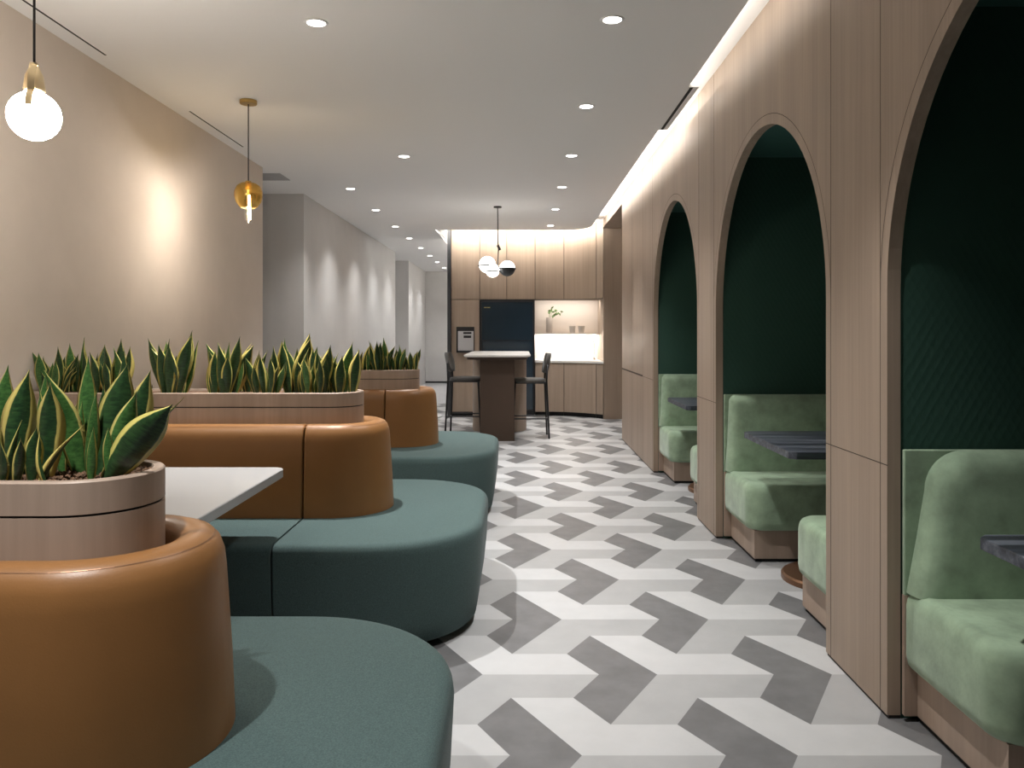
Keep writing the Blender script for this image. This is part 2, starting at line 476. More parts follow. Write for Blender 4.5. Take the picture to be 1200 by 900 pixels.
tag(o, 'white stone backsplash behind the tap under the niche shelf', 'backsplash')
o = obj('wall_shelf', BX(0.252, 1.25, 12.42, 12.699, 1.25, 1.272), 'niche')
tag(o, 'thin shelf across the lit kitchen niche carrying the vase and cups', 'shelf')
# fridge
t = thing('refrigerator', 'large fridge with blue-black glass doors built in beside the oak column', 'fridge', (-0.17, 12.3, 0))
obj('body', BX(-0.424, 0.414, 0.02, 0.39, 0.0, 1.780), 'charcoal', t)
for nm, z0, z1 in (('upper_door', 1.16, 1.745), ('lower_door', 0.10, 1.15)):
    obj(nm, BX(-0.395, 0.385, -0.005, 0.019, z0, z1), 'glass_blue', t, bevel=0.003)
obj('door_frame', box(box(box(BX(-0.424, -0.397, -0.012, 0.02, 0.03, 1.78), 0.387, 0.414, -0.012, 0.02, 0.03, 1.78), -0.396, 0.386, -0.012, 0.02, 1.748, 1.78), -0.396, 0.386, -0.008, 0.02, 0.03, 0.09), 'black', t)
obj('badge', box(BX(-0.365, -0.32, -0.008, -0.004, 1.655, 1.668), -0.315, -0.27, -0.008, -0.004, 1.655, 1.668), 'gold_mark', t)
# dispenser
t = thing('water_dispenser', 'black and silver water dispenser set in the tall oak cabinet', 'water dispenser', (-0.82, 12.3, 0.97))
obj('housing', BX(-0.137, 0.137, -0.012, -0.001, 0, 0.395), 'black', t)
fp = obj('front_panel', BX(-0.112, 0.127, -0.022, -0.012, 0.03, 0.33), 'silver', t, bevel=0.004)
obj('display', box(BX(-0.03, 0.095, -0.026, -0.022, 0.285, 0.315), -0.025, 0.09, -0.026, -0.022, 0.225, 0.262), 'black', fp)
obj('drip_tray', BX(-0.11, 0.125, -0.05, -0.012, 0.0, 0.025), 'charcoal', t)
# vase + sprig
t = thing('vase', 'small taupe vase holding a green sprig on the niche shelf', 'vase', (0.475, 12.52, 1.273))
obj('body', LA([(0.0, 0), (0.045, 0), (0.05, 0.02), (0.05, 0.23), (0.045, 0.24), (0.04, 0.235), (0.04, 0.12), (0, 0.12)], n=20), 'ceramic', t, smooth=True, autosmooth=40)
bm = bmesh.new()
rs = random.Random(3)
stems = [(0.20, 0.0, 0.06), (0.04, -0.02, 0.13), (0.11, 0.02, 0.10), (0.08, 0.01, 0.02), (-0.01, 0.0, 0.08), (0.15, -0.01, 0.05)]
for dx, dy, dz in stems:
    tube(bm, [(0, 0, 0.13), (dx * 0.35, dy * 0.5, 0.24 + dz * 0.7), (dx, dy, 0.25 + dz)], 0.003, 5)
    for q in range(3):
        f = 0.6 + 0.2 * q
        c = Vector((dx * f + rs.uniform(-.015, .015), dy * f + rs.uniform(-.02, .02), 0.25 + dz * f + rs.uniform(-.01, .02)))
        a = rs.uniform(0, 6.28); u = Vector((math.cos(a), 0.3, math.sin(a))) * 0.03; v = Vector((-math.sin(a), 0.5, math.cos(a))) * 0.015
        nrm = u.cross(v).normalized() * 0.003
        top = [bm.verts.new(c + d) for d in (u, v, -u, -v)]; 
        p1 = bm.verts.new(c + nrm); p2 = bm.verts.new(c - nrm)
        for i in range(4):
            bm.faces.new((top[i], top[(i + 1) % 4], p1)); bm.faces.new((top[(i + 1) % 4], top[i], p2))
obj('sprig', bm, 'sprig', t)
for k, (x, l) in enumerate(((0.835, 'beside the vase'), (0.975, 'farther from the vase, nearer the tap'))):
    t = thing('cup', 'small stone-grey cup on the niche shelf, ' + l, 'cup', (x, 12.52, 1.273), 0, 'cups on the niche shelf')
    obj('body', LA([(0.0, 0), (0.04, 0), (0.052, 0.105), (0.047, 0.105), (0.038, 0.01), (0, 0.01)], n=18), 'cup', t, smooth=True, autosmooth=40)
t = thing('kitchen_tap', 'slim chrome tap rising from the worktop at the niche end', 'tap', (1.165, 12.45, 0.853))
obj('spout', TB([(0, 0, 0), (0, 0, 0.27), (-0.01, -0.004, 0.295), (-0.04, -0.01, 0.30), (-0.085, -0.02, 0.30), (-0.09, -0.02, 0.27)], 0.009, 10), 'steel', t, smooth=True)
obj('base', LA([(0, 0), (0.022, 0), (0.022, 0.03), (0, 0.03)], n=16), 'steel', t)
obj('lever', TB([(0, 0, 0.05), (-0.06, -0.01, 0.055)], 0.005, 8), 'steel', t)

# ------------------------------------------------------------------ lights in the place
WARM = (1.0, 0.94, 0.86); NEUT = (1.0, 0.985, 0.965)
def downlight(x, y, label, group, e):
    t = thing('recessed_downlight', label, 'downlight', (x, y, HC), 0, group)
    obj('trim_ring', LA([(0.043, 0.0), (0.058, 0.0), (0.056, -0.004), (0.045, -0.005), (0.043, 0.0)], n=28, cap0=False, cap1=False), 'ceiling', t, smooth=True)
    obj('lens', LA([(0, -0.001), (0.043, -0.001), (0.043, -0.003), (0, -0.003)], n=28), 'lens', t)
    add_light('downlight_beam', 'SPOT', (0, 0, -0.012), e, NEUT, t, spot_size=R(108 if x < -1.5 else 88), spot_blend=1.0, shadow_soft_size=0.025)
ORD = ['first', 'second', 'third', 'fourth', 'fifth', 'sixth', 'seventh', 'eighth', 'ninth']
E1 = 104
for k, y in enumerate((3.86, 5.35, 6.85, 8.35, 9.86, 11.40)):
    downlight(0.45, y, 'round recessed downlight, %s from the camera in the row beside the arches' % ORD[k], 'downlights along the arches', E1)
for k, y in enumerate((3.9, 6.88)):
    downlight(-0.985, y, 'round recessed downlight above the sofas, ' + ('nearest the camera' if k == 0 else 'between the amber pendant and the globe chandelier'), 'downlights above the sofas', E1 * 1.85)
for k, y in enumerate((8.44, 9.93, 11.5, 12.95, 14.45, 15.95, 17.4, 19.0)):
    downlight(-1.77, y, 'round recessed downlight, %s from the camera in the corridor row' % ORD[k], 'downlights along the corridor', E1 * 0.45)
# same rows continue behind the camera
for x, y in ((0.45, 2.36), (-0.985, 0.9)):
    add_light('downlight_beam', 'SPOT', (x, y, HC - 0.012), E1 * (1.5 if x < 0 else 1), NEUT, None, spot_size=R(88), spot_blend=1.0, shadow_soft_size=0.025)

def strip(name, p, length, axis, aim, energy, width=0.012, col=WARM):
    """LED tape: thin area light, long axis along world axis, facing aim"""
    aim = Vector(aim).normalized(); ax = Vector(axis).normalized()
    zc = -aim; yc = zc.cross(ax).normalized(); xc = yc.cross(zc)
    m = Matrix((xc, yc, zc)).transposed().to_4x4(); m.translation = Vector(p)
    o = add_light(name, 'AREA', (0, 0, 0), energy, col, None, shape='RECTANGLE', size=length, size_y=width)
    o.matrix_world = m
    return o
strip('cove_tape', (1.040, 1.55, 2.830), 8.0, (0, 1, 0), (1, 0, 0.7), 7.5, 0.008)
strip('cove_tape', (1.040, 8.45, 2.830), 5.8, (0, 1, 0), (1, 0, 0.6), 14, 0.008)
strip('cove_tape', (-0.2, 11.897, 2.830), 1.9, (1, 0, 0), (0, 1, 0.4), 18, 0.008)
strip('cove_tape', (0.92, 11.80, 2.830), 0.3, (1, -0.6, 0), (0.5, 1, 0.4), 3, 0.008)
strip('cove_tape', (-1.215, 16, 2.85), 8, (0, 1, 0), (1, 0, -0.1), 30)
strip('shelf_tape', (0.75, 12.40, 1.780), 0.96, (1, 0, 0), (0, 0.35, -1), 3.2)
strip('shelf_tape', (0.75, 12.62, 1.247), 0.96, (1, 0, 0), (0, 0.1, -1), 6.5)

# ------------------------------------------------------------------ sofas, planters, tables
XS = -2.34
def sofa(yc, lab):
    t = thing('banquette_sofa', lab, 'sofa', (0, yc, 0), 0, 'island sofas')
    kick = rrloft((XS, -0.26, -0.63, 0.63), (0.002, .42, .42, .002), [(0, 0), (0.05, 0)])
    obj('base', kick, 'kick', t)
    prof = [(0.03, 0.05), (0.045, 0.035), (0.12, 0.022), (0.25, 0.008), (0.405, 0.0), (0.428, 0.003), (0.443, 0.010), (0.452, 0.021), (0.456, 0.038)]
    back = [(0.450, 0.0), (0.60, 0.006), (0.79, 0.018), (0.825, 0.022), (0.850, 0.031), (0.866, 0.046), (0.873, 0.066), (0.872, 0.088), (0.864, 0.108), (0.84, 0.121), (0.456, 0.121)]
    for sd, x in ((1, -0.972), (-1, -0.978)):
        b = rrloft((XS, -0.158, -0.73, 0.73), (0.002, .46, .46, .002), prof, n=16)
        obj('seat_cushion', cut_keep(b, x, sd), 'teal', t, smooth=True, bevel=0.006, autosmooth=50)
        b = rrloft((XS, -0.608, -0.268, 0.268), (0.002, .266, .266, .002), back, n=16, closed=True)
        obj('backrest', cut_keep(b, x, sd), 'leather', t, smooth=True, bevel=0.007, autosmooth=50)
    sm = bmesh.new()
    rings = [rr(XS, -0.608, -0.268, 0.268, (0.002, .266, .266, .002), i, 16) for i in (0.0416, 0.0428)]
    loft(sm, [[(x, y, 0.8624) for x, y in rings[0]], [(x, y, 0.8634) for x, y in rings[1]]], False, False)
    obj('seam', sm, 'bronze', t)
    return t
def planter(yc, lab):
    t = thing('planter_box', lab, 'planter', (0, yc, 0.46), 0, 'oak planters on the sofa backs')
    rad = (0.144, 0.144, 0.144, 0.144); rect = (XS + 0.01, -0.752, -0.145, 0.145)
    obj('body', rrloft(rect, rad, [(0, 0.0), (0.482, 0.0), (0.482, 0.004)], n=16), 'oak_planter', t, smooth=True, autosmooth=40)
    obj('rim', rrloft(rect, rad, [(0.487, 0.0), (0.548, 0.0), (0.551, 0.003), (0.551, 0.022), (0.547, 0.024), (0.487, 0.024)], n=16, closed=True), 'oak_planter', t, smooth=True, autosmooth=40)
    obj('shadow_gap', rrloft(rect, rad, [(0.482, 0.005), (0.487, 0.005)], n=16), 'kick', t)
    sb = bmesh.new(); rs = random.Random(int(yc * 10))
    rings = [[(x, y, 0.540 + 0.003 * math.sin(37 * x + 23 * y)) for x, y in rr(*rect, rad, i, 16)] for i in (0.0245, 0.05, 0.08, 0.11, 0.14)]
    loft(sb, rings, False, True)
    obj('soil', sb, 'soil', t, smooth=True)
    g = bmesh.new()
    return t
YC = (1.675, 3.88, 6.08)
SL = ['teal and tan island sofa nearest the camera, cut off by the frame', 'teal and tan island sofa in the middle, behind the white table', 'teal and tan island sofa farthest along, beside the bar table']
PL = ['oval oak planter on the nearest sofa back with large snake plants', 'long oval oak planter on the middle sofa back', 'oak planter on the farthest sofa back']
for y, s, p in zip(YC, SL, PL):
    sofa(y, s); planter(y, p)
# grit lumps on the near planter soil
def grit(yc, x0, x1, n, lab):
    bm = bmesh.new(); rs = random.Random(5)
    for k in range(n):
        x = rs.uniform(x0, x1); y = yc + rs.uniform(-0.108, 0.108); r = rs.uniform(0.003, 0.0065)
        if x > x1 - 0.12 and math.hypot(x - (x1 - 0.12), y - yc) > 0.105: continue
        bmesh.ops.create_icosphere(bm, subdivisions=1, radius=r, matrix=Matrix.Translation((x, y, 1.0015 + r * 0.3)) @ Matrix.Rotation(rs.uniform(0, 6), 4, 'X'))
    o = obj('clay_pebbles', bm, 'soil'); o['kind'] = 'stuff'
    tag(o, lab, 'pebbles')
grit(1.675, -1.30, -0.765, 700, 'brown clay pebbles over the soil of the nearest planter')

def white_table():
    t = thing('dining_table', 'white rectangular table between the nearest and middle sofas', 'table', (-1.62, 2.86, 0))
    obj('tabletop', rrloft((-0.66, 0.645, -0.49, 0.50), (.05, .05, .05, .05), [(0.694, 0.003), (0.697, 0), (0.727, 0), (0.73, 0.003)]), 'white_top', t, smooth=True, autosmooth=40)
    obj('column', LA([(0, 0.02), (0.04, 0.02), (0.04, 0.694), (0, 0.694)], n=20), 'black', t, smooth=True, autosmooth=40)
    obj('foot', LA([(0, 0), (0.24, 0), (0.24, 0.01), (0.05, 0.025), (0, 0.025)], n=32), 'black', t)
white_table()
t = thing('side_table', 'low round white side table just showing behind the farthest sofa', 'table', (-1.05, 8.05, 0))
obj('tabletop', LA([(0, 0.435), (0.27, 0.435), (0.28, 0.44), (0.28, 0.452), (0.275, 0.456), (0, 0.456)], n=36), 'white_top', t, smooth=True, autosmooth=40)
obj('column', LA([(0, 0.01), (0.03, 0.01), (0.03, 0.435), (0, 0.435)], n=16), 'black', t)
obj('foot', LA([(0, 0), (0.16, 0), (0.16, 0.012), (0, 0.02)], n=28), 'black', t)

# ------------------------------------------------------------------ snake plants
def leaf_mesh(name, mat, wide=0.17, cup=0.35, twist=0.3, bend=0.08, peak=0.5, seed=0):
    """unit-height blade standing on z, width = wide, with a pointed tip, cupped and twisted; solid"""
    bm = bmesh.new(); uvl = bm.loops.layers.uv.new('UVMap')
    n, mm = 18, 6; th = 0.010
    rows = {}
    for sgn in (1, -1):
        g = []
        for i in range(n + 1):
            v = i / n
            # width law: narrow neck, belly at peak, sharp tip
            if v < peak: wv = 0.45 + 0.55 * math.sin(v / peak * PI / 2)
            else: wv = max(0.0, math.cos((v - peak) / (1 - peak) * PI / 2)) ** (0.85 + 0.55 * (v - peak) / (1 - peak))
            wv *= wide * 0.5
            a = twist * (v - 0.2); cx = bend * v * v
            row = []
            for j in range(mm + 1):
                u = j / mm * 2 - 1
                x = wv * u; y = cup * wv * (u * u) * (1 - 0.4 * v) * 1.6
                y += sgn * th * 0.5 * (1 - u * u) * (1 if v < 0.98 else 0.2) + 0.006 * math.sin(9 * v + 3 * u + seed) * u
                X = x * math.cos(a) - y * math.sin(a); Y = x * math.sin(a) + y * math.cos(a)
                row.append((bm.verts.new((X + cx, Y, v)), (j / mm, v)))
            g.append(row)
        for i in range(n):
            for j in range(mm):
                q = [g[i][j], g[i][j + 1], g[i + 1][j + 1], g[i + 1][j]]
                if sgn < 0: q = q[::-1]
                f = bm.faces.new([a[0] for a in q])
                for l, a in zip(f.loops, q): l[uvl].uv = a[1]
    bmesh.ops.remove_doubles(bm, verts=bm.verts[:], dist=1e-5)
    me = bpy.data.meshes.new(name); bm.to_mesh(me); bm.free()
    me.materials.append(M[mat])
    for p in me.polygons: p.use_smooth = True
    return me
LEAVES = []
for k, (mt, wd, cu, tw, be, pk) in enumerate((
        ('leaf_a', 0.27, 0.35, 0.25, 0.06, 0.52), ('leaf_a', 0.22, 0.5, -0.5, -0.08, 0.45), ('leaf_b', 0.25, 0.3, 0.4, 0.05, 0.5),
        ('leaf_b', 0.18, 0.45, -0.3, 0.10, 0.4), ('leaf_a', 0.30, 0.3, 0.6, -0.05, 0.55), ('leaf_a', 0.16, 0.6, 0.9, 0.12, 0.4),
        ('leaf_c', 0.27, 0.45, 0.7, 0.05, 0.5), ('leaf_c', 0.17, 0.7, 1.3, 0.30, 0.42), ('leaf_b', 0.26, 0.25, -0.9, -0.14, 0.55))):
    LEAVES.append(leaf_mesh('leaf', mt, wd, cu, tw, be, pk, k))

def add_leaf(parent, base, tip, kind, rz, wscale=1.0):
    """base, tip: points relative to the plant; rz: which way the blade faces"""
    b, tp = Vector(base), Vector(tip); d = tp - b; L = d.length
    z = d.normalized(); x = Vector((math.cos(rz), math.sin(rz), 0)); x = (x - z * x.dot(z)).normalized(); y = z.cross(x)
    m = Matrix((x * L * wscale, y * L * wscale, z * L)).transposed().to_4x4(); m.translation = b
    o = bpy.data.objects.new('leaf', LEAVES[kind]); COL.objects.link(o)
    o.parent = parent; o.matrix_local = m
    return o

ZSOIL = 0.999
def px(x, y, d): return Vector(((x - 608) * d / F, d, CH - (y - 388) * d / F))
# near planter: every blade placed as the photo shows it  (base px, tip px, depth base, depth tip, kind, facing, width)
near = [
 ('snake plant with broad yellow-edged leaves at the frame edge of the nearest planter', [
   ((-8, 552), (4, 427), 1.74, 1.76, 2, 0.1, 0.9), ((8, 558), (27, 432), 1.63, 1.64, 6, 0.15, 1.05), ((-5, 562), (-22, 470), 1.6, 1.57, 0, -0.3, 1.0),
   ((12, 558), (16, 493), 1.58, 1.56, 5, 0.9, 0.9), ((2, 560), (4, 515), 1.57, 1.55, 1, -0.2, 1.0), ((-30, 555), (-34, 440), 1.72, 1.74, 0, 0.3, 0.9)]),
 ('snake plant with crossing yellow-edged leaves, second clump in the nearest planter', [
   ((50, 556), (54, 446), 1.62, 1.60, 6, -0.3, 1.1), ((42, 545), (46, 430), 1.76, 1.78, 3, 0.2, 0.75), ((72, 545), (58, 448), 1.68, 1.67, 2, -0.1, 0.75),
   ((94, 548), (70, 431), 1.68, 1.66, 8, 0.35, 0.9), ((48, 556), (80, 498), 1.59, 1.56, 7, 1.1, 0.8), ((55, 559), (33, 510), 1.58, 1.56, 7, 1.2, 0.8),
   ((36, 558), (38, 500), 1.59, 1.58, 0, 0.2, 1.1), ((66, 552), (66, 470), 1.72, 1.73, 4, 0.5, 0.8), ((58, 548), (40, 455), 1.75, 1.77, 3, -0.4, 0.9), ((30, 552), (20, 460), 1.66, 1.65, 1, 0.9, 0.9), ((20, 560), (30, 512), 1.57, 1.55, 1, 0.9, 1.0), ((80, 545), (86, 470), 1.76, 1.78, 0, 0.3, 1.0)]),
 ('large snake plant with leaves fanning over the aisle end of the nearest planter', [
   ((100, 540), (99, 417), 1.72, 1.75, 2, 0.1, 0.68), ((104, 548), (103, 457), 1.66, 1.65, 3, 0.0, 1.0), ((118, 552), (141, 423), 1.66, 1.68, 0, 0.1, 1.1),
   ((132, 535), (156, 410), 1.78, 1.82, 1, 0.3, 0.9), ((136, 548), (172, 431), 1.72, 1.74, 6, -0.25, 1.0), ((126, 556), (155, 456), 1.64, 1.63, 2, 0.1, 1.0),
   ((124, 557), (194, 468), 1.62, 1.60, 0, 0.15, 1.3), ((140, 540), (211, 466), 1.76, 1.74, 5, 1.45, 0.7), ((106, 558), (102, 500), 1.6, 1.59, 3, 0.1, 1.1),
   ((128, 556), (124, 500), 1.62, 1.62, 2, 0.2, 0.8), ((112, 545), (118, 450), 1.74, 1.76, 0, -0.4, 0.9), ((148, 545), (186, 452), 1.74, 1.75, 1, 0.5, 0.8), ((92, 548), (88, 470), 1.7, 1.71, 3, 0.6, 0.9)]),
]
for lab, lv in near:
    pts = [px(*b, db) for b, tp, db, dt, k, rz, ws in lv]
    c = sum(pts, Vector()) / len(pts); c.z = ZSOIL
    t = thing('snake_plant', lab, 'plant', c, 0, 'snake plants in the nearest planter')
    for b, tp, db, dt, k, rz, ws in lv:
        pb = px(*b, db); pt = px(*tp, dt)
        pb.z = ZSOIL - 0.004
        add_leaf(t, pb - c, pt - c, k, rz, ws)

def clump(x, y, h, n, lab, group, seed, spread=0.068, special=None):
    rs = random.Random(seed)
    t = thing('snake_plant', lab, 'plant', (x, y, ZSOIL), 0, group); n = int(n * 1.9)
    for k in range(n):
        a = 2 * PI * k / n + rs.uniform(-0.4, 0.4); rr_ = spread * (0.25 if k % 3 == 0 else rs.uniform(0.6, 1.0))
        b = Vector((rr_ * math.cos(a), rr_ * math.sin(a) * 0.8, -0.004))
        hh = h * (1.0 if k == 0 else rs.uniform(0.45, 0.95))
        lean = rs.uniform(0.03, 0.36)
        tp = b + Vector((math.cos(a) * lean * hh, math.sin(a) * lean * hh * 0.5, hh))
        kind = rs.choice((0, 0, 1, 2, 3, 3, 4, 5, 8, 1, 2, 6, 7))
        add_leaf(t, b, tp, kind, rs.uniform(-0.7, 0.7), rs.uniform(0.8, 1.1))
    return t
GM = 'snake plants in the middle planter'
mids = [ # px x, depth, height px top, n leaves, label
 (40, 3.94, 412, 7, 'dark snake plant half hidden behind the nearest planter, closest to the left wall'),
 (62, 3.88, 405, 8, 'dark low snake plant in the middle planter, showing above the crossing yellow-edged leaves'),
 (88, 3.95, 394, 8, 'tall dark snake plant in the middle planter, just left of the fanned near leaves'),
 (130, 3.90, 396, 8, 'snake plant in the middle planter rising right behind the fanned leaves of the nearest planter'),
 (203, 3.86, 385, 9, 'tall solitary snake plant standing apart on the middle planter, just right of the near foliage'),
 (262, 3.84, 392, 11, 'bushy snake plant on the middle planter, next right of the tall solitary clump'),
 (312, 3.85, 405, 9, 'low snake plant with bright yellow arching leaves at the centre of the middle planter'),
 (296, 3.98, 408, 7, 'dark low snake plant behind the yellow-leaved clump of the middle planter'),
 (350, 3.93, 389, 9, 'tallest dark snake plant toward the aisle end of the middle planter'),
 (372, 3.85, 402, 9, 'spreading snake plant, second from the aisle end of the middle planter'),
 (399, 3.88, 399, 6, 'snake plant with one broad upright green leaf at the aisle end of the middle planter'),
]
for k, (x, d, top, n, lab) in enumerate(mids):
    X = (x - 608) * d / F; X = max(X, -2.25); h = CH - (top - 388) * d / F - ZSOIL
    clump(X, d, h, n, lab, GM, 40 + k)
GF = 'snake plants in the farthest planter'
fars = [(424, 6.05, 402, 7, 'snake plant at the partly hidden end of the farthest planter'),
        (445, 6.05, 396, 9, 'tallest snake plant on the farthest planter'),
        (464, 6.08, 404, 7, 'snake plant right of the tallest one on the farthest planter'),
        (481, 6.08, 407, 7, 'small splayed snake plant at the aisle end of the farthest planter')]
for k, (x, d, top, n, lab) in enumerate(fars):
    clump((x - 608) * d / F, d, CH - (top - 388) * d / F - ZSOIL, n, lab, GF, 80 + k)

# ------------------------------------------------------------------ booth seating
def bench(y, dirn, lab, grp, shoulder=0.045):
    """y: partition face; dirn -1: seat extends towards the camera, +1: away"""
    t = thing('booth_bench', lab, 'bench', (1.285, y, 0), 0, grp)
    D = 0.55; W = 1.325
    def Y(v): return v * dirn
    def rect(x0, x1, v0, v1):
        a, b = sorted((Y(v0), Y(v1))); return (x0, x1, a, b)
    big = (0.10, .01, .01, .02) if dirn < 0 else (.02, .01, .01, 0.10)
    obj('plinth', box(BX(0.04, W, *sorted((Y(0.024), Y(D - 0.03))), 0.02, 0.18), -0.003, W, *sorted((Y(0.006), Y(0.024))), 0.02, 0.42), 'oak_planter', t)
    obj('kick', BX(0.05, W, *sorted((Y(0.004), Y(D - 0.045))), 0.0, 0.02), 'kick', t)
    obj('seat', rrloft(rect(0.001, W, 0.012, D), big, [(0.178, 0.03), (0.18, 0.018), (0.195, 0.005), (0.225, 0.0), (0.39, 0.0), (0.415, 0.005), (0.432, 0.016), (0.441, 0.034)], n=10), 'velvet', t, smooth=True, autosmooth=50)
    # flat back board and the padded back with a rounded shoulder
    obj('back_board', BX(-0.003, W, *sorted((Y(0.006), Y(0.024))), 0.42, 0.905), 'velvet', t, bevel=0.004)
    pad = [(0.002, 0.432), (W, 0.432), (W, 0.905)]
    for k in range(11):
        a = PI / 2 + k / 10 * PI / 2
        sl = shoulder * 0.45
        pad.append((0.004 + sl + shoulder + shoulder * math.cos(a), 0.905 - shoulder + shoulder * math.sin(a)))
    pad.append((0.004 + shoulder * 0.25, 0.62))
    b = bmesh.new(); rings = []
    cx, cz = 0.6, 0.66
    for v, ins in ((0.025, 0.0), (0.045, 0.0), (0.066, 0.008), (0.083, 0.022), (0.095, 0.042), (0.10, 0.07)):
        rings.append([(x + (ins if x < 0.5 else 0), Y(v + (0.02 if z < 0.7 else 0.0) * (v > 0.06)), z - (ins if z > 0.6 else 0)) for x, z in pad])
    loft(b, rings)
    obj('backrest_pad', b, 'velvet', t, smooth=True, autosmooth=45)
    return t
GB = 'green velvet booth benches'
bench(2.69, -1, 'green velvet bench in the nearest arched booth, facing the camera', GB, 0.13)
bench(5.03, -1, 'green velvet bench in the middle arched booth, facing the camera', GB)
bench(7.37, -1, 'green velvet bench in the farthest arched booth, facing the camera', GB)
bench(3.225, 1, 'green velvet bench in the middle booth mostly hidden behind the nearest oak pier', GB)
bench(5.555, 1, 'green velvet bench in the farthest booth mostly hidden behind the second oak pier', GB)
def booth_table(yc, lab):
    t = thing('booth_table', lab, 'table', (1.282, yc, 0), 0, 'dark booth tables')
    c = 0.03
    outl = [(c, -0.405), (1.335, -0.405), (1.335, 0.405), (c, 0.405), (0, 0.405 - c), (0, -0.405 + c)]
    obj('tabletop', PR(outl, 'z', 0.693, 0.727), 'ash', t, bevel=0.003)
    obj('column', LA([(0, 0.02), (0.04, 0.02), (0.04, 0.692), (0, 0.692)], 0.37, 0, 20), 'black', t, smooth=True, autosmooth=40)
    obj('foot', LA([(0, 0), (0.25, 0), (0.25, 0.025), (0.24, 0.035), (0, 0.04)], 0.35, 0, 40), 'bronze', t, smooth=True, autosmooth=40)
booth_table(1.855, 'blue-black timber table in the nearest booth, cut off by the frame')
booth_table(4.19, 'blue-black timber table in the middle booth')
booth_table(6.53, 'blue-black timber table in the farthest booth')

# ------------------------------------------------------------------ bar table, stools
t = thing('bar_table', 'tall bar table with white top, dark slab leg and timber drum', 'table', (-0.255, 10.28, 0))
obj('tabletop', rrloft((-0.395, 0.395, -0.93, 0.93), (.14, .14, .14, .14), [(0.995, 0.008), (1.0, 0.002), (1.015, 0), (1.02, 0.004)], n=12), 'stone', t, smooth=True, autosmooth=40)
obj('underframe', rrloft((-0.36, 0.36, -0.89, 0.89), (.12, .12, .12, .12), [(0.965, 0), (0.994, 0)], n=12), 'umber', t)
obj('slab_leg', BX(-0.202, 0.202, -0.81, -0.55, 0, 0.965), 'umber', t, bevel=0.004)
obj('drum', LA([(0, 0.0), (0.355, 0.0), (0.355, 0.965), (0, 0.965)], 0, 0.33, 48), 'drum', t, smooth=True, autosmooth=40)
obj('tie_panel', BX(-0.15, 0.15, -0.55, 0.0, 0.01, 0.964), 'umber', t)

def stool(x, y, rz, lab):
    """faces local +x"""
    t = thing('bar_stool', lab, 'stool', (x, y, 0), rz, 'grey counter stools')
    obj('seat', rrloft((-0.20, 0.21, -0.21, 0.21), (.17, .14, .14, .17), [(0.675, 0.02), (0.683, 0.004), (0.70, 0.0), (0.716, 0.008), (0.722, 0.03)], n=10), 'grey_seat', t, smooth=True)
    b = bmesh.new(); rings = []
    nz = 9
    for i in range(nz):                       # padded shell back, curved around the sitter
        f = i / (nz - 1); z = 0.79 + 0.24 * f
        half = 0.19 * math.sin(PI * (0.12 + 0.76 * f)) ** 0.55
        ring = []
        for s_, off in ((1, 0.018), (-1, -0.018)):
            for k in range(11):
                u = (k / 10 * 2 - 1) * s_
                th = off * (1 - 0.7 * u * u) * (0.5 if i in (0, nz - 1) else 1)
                ring.append((-0.215 - 0.05 * f + 0.05 * u * u + th, u * half, z))
        rings.append(ring)
    loft(b, rings)
    obj('backrest', b, 'grey_seat', t, smooth=True)
    for sy in (-1, 1):
        obj('leg', TB([(-0.215, 0.165 * sy, 0.90), (-0.205, 0.17 * sy, 0.70), (-0.235, 0.195 * sy, 0.0)], 0.0115, 10), 'black', t, smooth=True)
        obj('leg', TB([(0.175, 0.165 * sy, 0.685), (0.215, 0.195 * sy, 0.0)], 0.0115, 10), 'black', t, smooth=True)
    obj('seat_frame', TB([(-0.205, -0.17, 0.672), (0.18, -0.165, 0.672), (0.18, 0.165, 0.672), (-0.205, 0.17, 0.672), (-0.205, -0.17, 0.672)], 0.009, 8), 'black', t)
    for pts in ([(0.203, -0.183, 0.21), (0.203, 0.183, 0.21)], [(-0.226, -0.186, 0.21), (-0.226, 0.186, 0.21)],
                [(-0.226, -0.186, 0.24), (0.20, -0.182, 0.24)], [(-0.226, 0.186, 0.24), (0.20, 0.182, 0.24)]):
        obj('stretcher', TB(pts, 0.008, 8), 'black', t)
stool(-0.665, 10.15, R(-5), 'grey bar stool with a rounded back on the fridge-column side of the bar table')
stool(0.125, 9.87, PI + R(2), 'grey bar stool with a rounded back on the arch side of the bar table')

